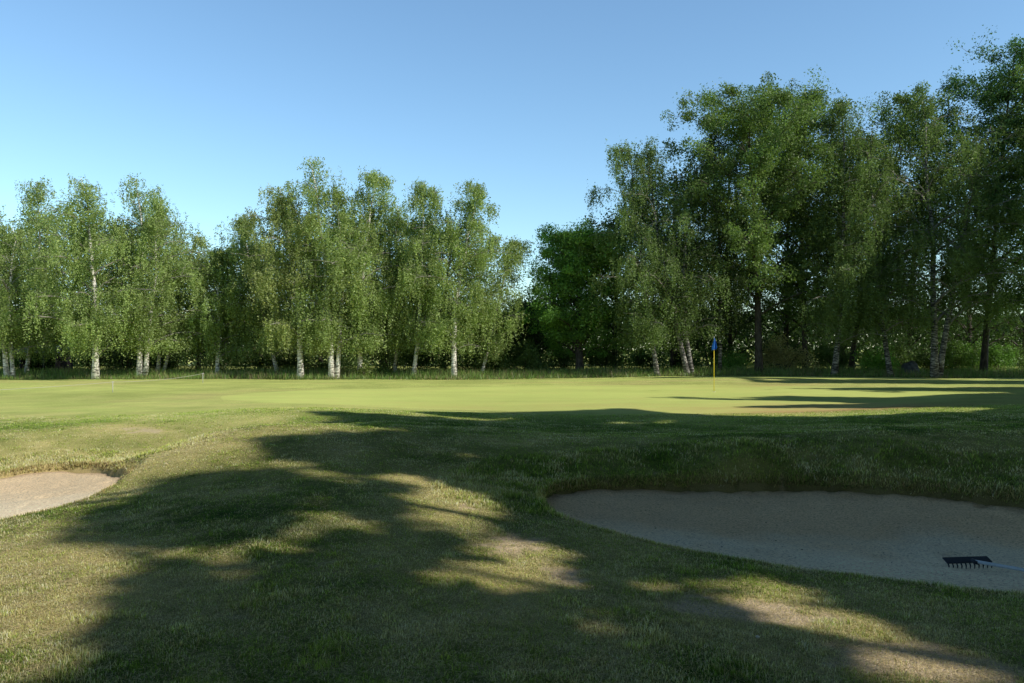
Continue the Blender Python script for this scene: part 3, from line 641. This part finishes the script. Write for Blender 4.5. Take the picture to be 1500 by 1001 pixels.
# limp cloth: a triangle-ish folded drape hanging from the pole
V = []; Fc = []; nu, nv = 12, 16
for j in range(nv+1):
    t = j/nv
    for i in range(nu+1):
        s = i/nu; wd = .02+.15*min(1, t*1.35)**.8*(1 if t < .85 else 1-.5*(t-.85)/.15)
        xx = -.075*min(1, t*1.5)+wd*s*1.05; yy = .05*math.sin(s*9+t*2)*min(1, t*2.5); V.append([xx, yy-.015, 2.07-.47*t+.02*math.sin(s*7)*t])
for j in range(nv):
    for i in range(nu): a = j*(nu+1)+i; Fc.append((a, a+1, a+nu+2, a+nu+1))
m = MB(); m.add(V, Fc); fo = m.build('cloth', M_blue, fl); sm = fo.modifiers.new('t', 'SOLIDIFY'); sm.thickness = .003
# hole rim
m = MB(); a = np.linspace(0, 2*pi, 25)
V = [[.054*math.cos(t), .054*math.sin(t), z] for z in (.008, -.12) for t in a[:-1]]; m.add(V, [(i, (i+1) % 24, 24+(i+1) % 24, 24+i) for i in range(24)])
cup = m.build('hole_cup', M_white); cup.location = (fx, fy, fz); tag(cup, 'white rim of the hole cup at the foot of the yellow flag pole', 'cup')

# ------------------------------------------------------------------ rope fence
M_post = plain_mat('weathered_white_post', (.45,.44,.40), .7, .15); M_rope = plain_mat('pale_rope', (.46,.45,.38), .8, .12)
def post_at(px, Y, h, label):
    x = (px-CX)/F*Y; z = float(height(np.array([x]), np.array([Y]))[0]); o = empty('rope_post', (x, Y, z))
    m = MB(); m.tube([[0,0,-.1],[0,0,h]], [.015,.014], 8); m.build('stake', M_post, o)
    m = MB(); m.tube([[-.06,0,h-.03],[.06,0,h-.03]], [.014,.014], 8); m.build('rope_hook', M_post, o)
    return tag(o, label, 'post', 'posts of the low rope barrier'), np.array([x, Y-.0, z+h-.03])
_, a0 = post_at(-120, 23, .52, 'white rope post cut off beyond the left edge of the photo')
_, a1 = post_at(165, 31.5, .44, 'nearer white post in the middle of the low rope')
_, a2 = post_at(297, 40, .50, 'farther white post at the end of the low rope')
def rope(a, b, sag):
    t = np.linspace(0, 1, 24)[:, None]; p = a*(1-t)+b*t; p[:, 2] -= 4*sag*(t[:, 0]*(1-t[:, 0])); return p
m = MB(); P = np.vstack([rope(a0, a1, .04)[:-1], rope(a1, a2, .10)]); m.tube(P, .007, 6)
tag(m.build('rope', M_rope), 'thin pale rope sagging between low posts across the lawn on the left', 'rope')

# ------------------------------------------------------------------ rake
M_blk = plain_mat('black_plastic', (.018,.022,.032), .45, .2); M_hnd = plain_mat('blue_grey_handle', (.34,.38,.42), .5, .15)
def sz(x, y): return float(sandR(np.array([x]), np.array([y]))[0])
yy0 = 7.48; L0 = np.array([(1386-CX)/F*yy0, yy0]); R0 = np.array([(1452-CX)/F*(yy0+.05), yy0+.05])
ctr = (L0+R0)/2; ang = math.atan2(*(R0-L0)[::-1]); wd = np.linalg.norm(R0-L0)
rk = tag(empty('bunker_rake', (ctr[0], ctr[1], sz(*ctr)+.036), ang), 'black toothed rake with blue grey handle lying on the shaded sand', 'rake')
m = MB(); ca_, sa_ = math.cos(.42), math.sin(.42); Rx = np.array([[1,0,0],[0,ca_,-sa_],[0,sa_,ca_]])
m.box([0,.02,.030], [wd,.085,.012], Rx); m.build('head', M_blk, rk, False, .004)
for i in range(11):
    x = -wd/2+.012+(wd-.024)*i/10; m = MB(); m.tube([[x,-.012,.010],[x,-.026,-.010],[x,-.024,-.042]], [.008,.007,.004], 6); m.build('tooth', M_blk, rk)
m = MB(); m.tube([[.03,.0,.03],[.05,-.06,.02]], [.022,.018], 10); m.build('socket', M_blk, rk)
m = MB(); dirh = np.array([.50,-.866]); Lh = 1.5
m.tube([[.035,-.02,.028],[.035+dirh[0]*Lh*.5,-.02+dirh[1]*Lh*.5,.05],[.035+dirh[0]*Lh,-.02+dirh[1]*Lh,.15]], [.016,.016,.016], 10); m.build('handle', M_hnd, rk)

n = 520; Xl = rng.uniform(QR[:, 0].min(), QR[:, 0].max(), n); Yl = rng.uniform(QR[:, 1].min(), QR[:, 1].max(), n); k = sdist(QR, Xl, Yl) > .05; Xl, Yl = Xl[k], Yl[k]; n = len(Xl)
Zl = sandR(Xl, Yl)+(fbm(Xl, Yl, .8, 71)-.5)*.09+(fbm(Xl, Yl, .24, 77, 3)-.5)*.05+.006; aa = rng.uniform(0, 2*pi, n); s_ = rng.uniform(.004, .012, n)**1.0*(1+1.2*(rng.uniform(0, 1, n) < .08))
ax_ = np.stack([np.cos(aa), np.sin(aa), rng.normal(0, .35, n)], 1)*s_[:, None]; bx2 = np.stack([-np.sin(aa), np.cos(aa), rng.normal(0, .3, n)], 1)*s_[:, None]*.45; Pc = np.stack([Xl, Yl, Zl], 1)
V = np.stack([Pc-ax_, Pc+bx2, Pc+ax_, Pc-bx2], 1).reshape(-1, 3); cc = np.repeat(np.array([.16,.12,.07])*rng.uniform(.5, 2, (n, 1)), 4, 0)
tag(link('leaf_litter', mesh_np('leaf_litter', V, np.arange(len(V)).reshape(-1, 4), 4, M_blade, cc)), 'tiny brown leaf crumbs scattered over the sand of the right bunker', 'litter', kind='stuff')

# ------------------------------------------------------------------ boulder, shelter
x, Y = (1333-CX)/F*47.5, 47.5; z = float(height(np.array([x]), np.array([Y]))[0])
th = np.linspace(0, pi, 18); ph = np.linspace(0, 2*pi, 29)[:-1]; V = []
for t in th:
    for p in ph:
        v_ = np.array([math.sin(t)*math.cos(p), math.sin(t)*math.sin(p), math.cos(t)])
        r = 1+.16*math.sin(3*v_[0]+1)*math.cos(2.5*v_[1])+.10*math.sin(5*v_[2]+4*v_[0])+.05*math.sin(9*v_[0]+7*v_[1]); q = abs(v_[2])**1.4
        V.append([v_[0]*.62*r, v_[1]*.5*r, max(-.15, .72*r*(v_[2]*.8+.3))])
m = MB(); m.add(V, [(i*28+j, (i+1)*28+j, (i+1)*28+(j+1) % 28, i*28+(j+1) % 28) for i in range(17) for j in range(28)])
o = m.build('boulder', plain_mat('grey_stone', (.10,.105,.11), .9, .4, 5)); o.location = (x, Y, z); tag(o, 'grey rounded boulder in the rough grass between dark trunks on the right', 'boulder')

Y = 54; x = (69-CX)/F*Y; sb = tag(empty('shelter', (x, Y, 0)), 'small dark wooden shelter with blue grey roof edge behind the left birches', 'shelter')
M_dw = plain_mat('dark_boards', (.03,.027,.028), .8, .3, 6); M_rf = plain_mat('blue_grey_roof', (.10,.12,.22), .5, .2, 6)
m = MB(); m.box([0,.9,.85], [2.5,.05,1.7]); m.box([-1.25,0,.85], [.05,1.75,1.7]); m.box([1.25,0,.85], [.05,1.75,1.7]); m.build('wall', M_dw, sb, False)
m = MB(); m.box([0,0,1.78], [2.9,2.2,.06], [[1,0,0],[0,math.cos(.12),-math.sin(.12)],[0,math.sin(.12),math.cos(.12)]]); m.box([0,-1.13,1.60], [2.9,.04,.26]); m.build('roof', M_rf, sb, False)
for xx in (-1.2, .35, 1.2):
    m = MB(); m.box([xx,-1.0,.8], [.09,.09,1.6]); m.build('post', M_dw, sb, False)
m = MB(); m.box([0,.3,.45], [2.1,.4,.05]); m.box([-.8,.3,.21], [.06,.35,.42]); m.box([.8,.3,.21], [.06,.35,.42]); m.build('bench', M_dw, sb, False)

# small leaf litter / pebble on the bare soil
x, Y, z = w_at(1110, 935, -.02); m = MB(); 
V = []
for t in np.linspace(0, pi, 7):
    for p in np.linspace(0, 2*pi, 9)[:-1]: V.append([.012*math.sin(t)*math.cos(p), .016*math.sin(t)*math.sin(p), .009*math.cos(t)])
m.add(V, [(i*8+j, (i+1)*8+j, (i+1)*8+(j+1) % 8, i*8+(j+1) % 8) for i in range(6) for j in range(8)])
o = m.build('pebble', plain_mat('pale_pebble', (.6,.56,.5), .7, .1)); o.location = (x, Y, float(height(np.array([x]), np.array([Y]))[0])+.008); tag(o, 'tiny pale pebble on the worn ground in the right foreground', 'pebble')

# ------------------------------------------------------------------ sky, sun, camera
W = bpy.data.worlds.new('World'); bpy.context.scene.world = W; W.use_nodes = True; nt = W.node_tree; nt.nodes.clear()
sky = nt.nodes.new('ShaderNodeTexSky'); sky.sky_type = 'NISHITA'; sky.sun_disc = False; sky.sun_elevation = SUN_EL
az = math.atan2(SUN[0], SUN[1]); sky.sun_rotation = az; sky.air_density = 1.1; sky.dust_density = .3; sky.ozone_density = 2.5
bg = nt.nodes.new('ShaderNodeBackground'); bg.inputs[1].default_value = .15; wo = nt.nodes.new('ShaderNodeOutputWorld')
mulc = nt.nodes.new('ShaderNodeMix'); mulc.data_type = 'RGBA'; mulc.blend_type = 'MULTIPLY'; mulc.inputs[0].default_value = 1; mulc.inputs[7].default_value = (1.09, 1.28, 1.31, 1)
nt.links.new(sky.outputs[0], mulc.inputs[6]); tcw = nt.nodes.new('ShaderNodeTexCoord'); sxyz = nt.nodes.new('ShaderNodeSeparateXYZ'); mr = nt.nodes.new('ShaderNodeMapRange'); mr.interpolation_type = 'SMOOTHSTEP'
mr.inputs[1].default_value = .45; mr.inputs[2].default_value = .72; mr.inputs[3].default_value = 1; mr.inputs[4].default_value = .07     # overhead sky dimmed out of view to cut ambient light
vm = nt.nodes.new('ShaderNodeVectorMath'); vm.operation = 'SCALE'
nt.links.new(tcw.outputs['Generated'], sxyz.inputs[0]); nt.links.new(sxyz.outputs[2], mr.inputs[0]); nt.links.new(mulc.outputs[2], vm.inputs[0]); nt.links.new(mr.outputs[0], vm.inputs['Scale'])
nt.links.new(vm.outputs[0], bg.inputs[0]); nt.links.new(bg.outputs[0], wo.inputs[0])
ld = bpy.data.lights.new('sun', 'SUN'); ld.energy = 5; ld.angle = radians(.53); ld.color = (1, .95, .84); lo = bpy.data.objects.new('sun', ld); C.objects.link(lo)
from mathutils import Vector
lo.rotation_euler = Vector(SUN).to_track_quat('Z', 'Y').to_euler(); lo.location = (30, -20, 30)
cd = bpy.data.cameras.new('camera'); cd.lens = 28; cd.sensor_width = 36; cd.shift_y = 11.5/1500; cd.clip_end = 5000; cd.clip_start = .05
co = bpy.data.objects.new('camera', cd); C.objects.link(co); co.location = (0, 0, EYE); co.rotation_euler = (pi/2, 0, 0)
S = bpy.context.scene; S.camera = co; S.view_settings.view_transform = 'Standard'; S.view_settings.look = 'None'; S.view_settings.exposure = 0
S.cycles.max_bounces = 6; S.cycles.diffuse_bounces = 3; S.cycles.transmission_bounces = 3; S.cycles.transparent_max_bounces = 4
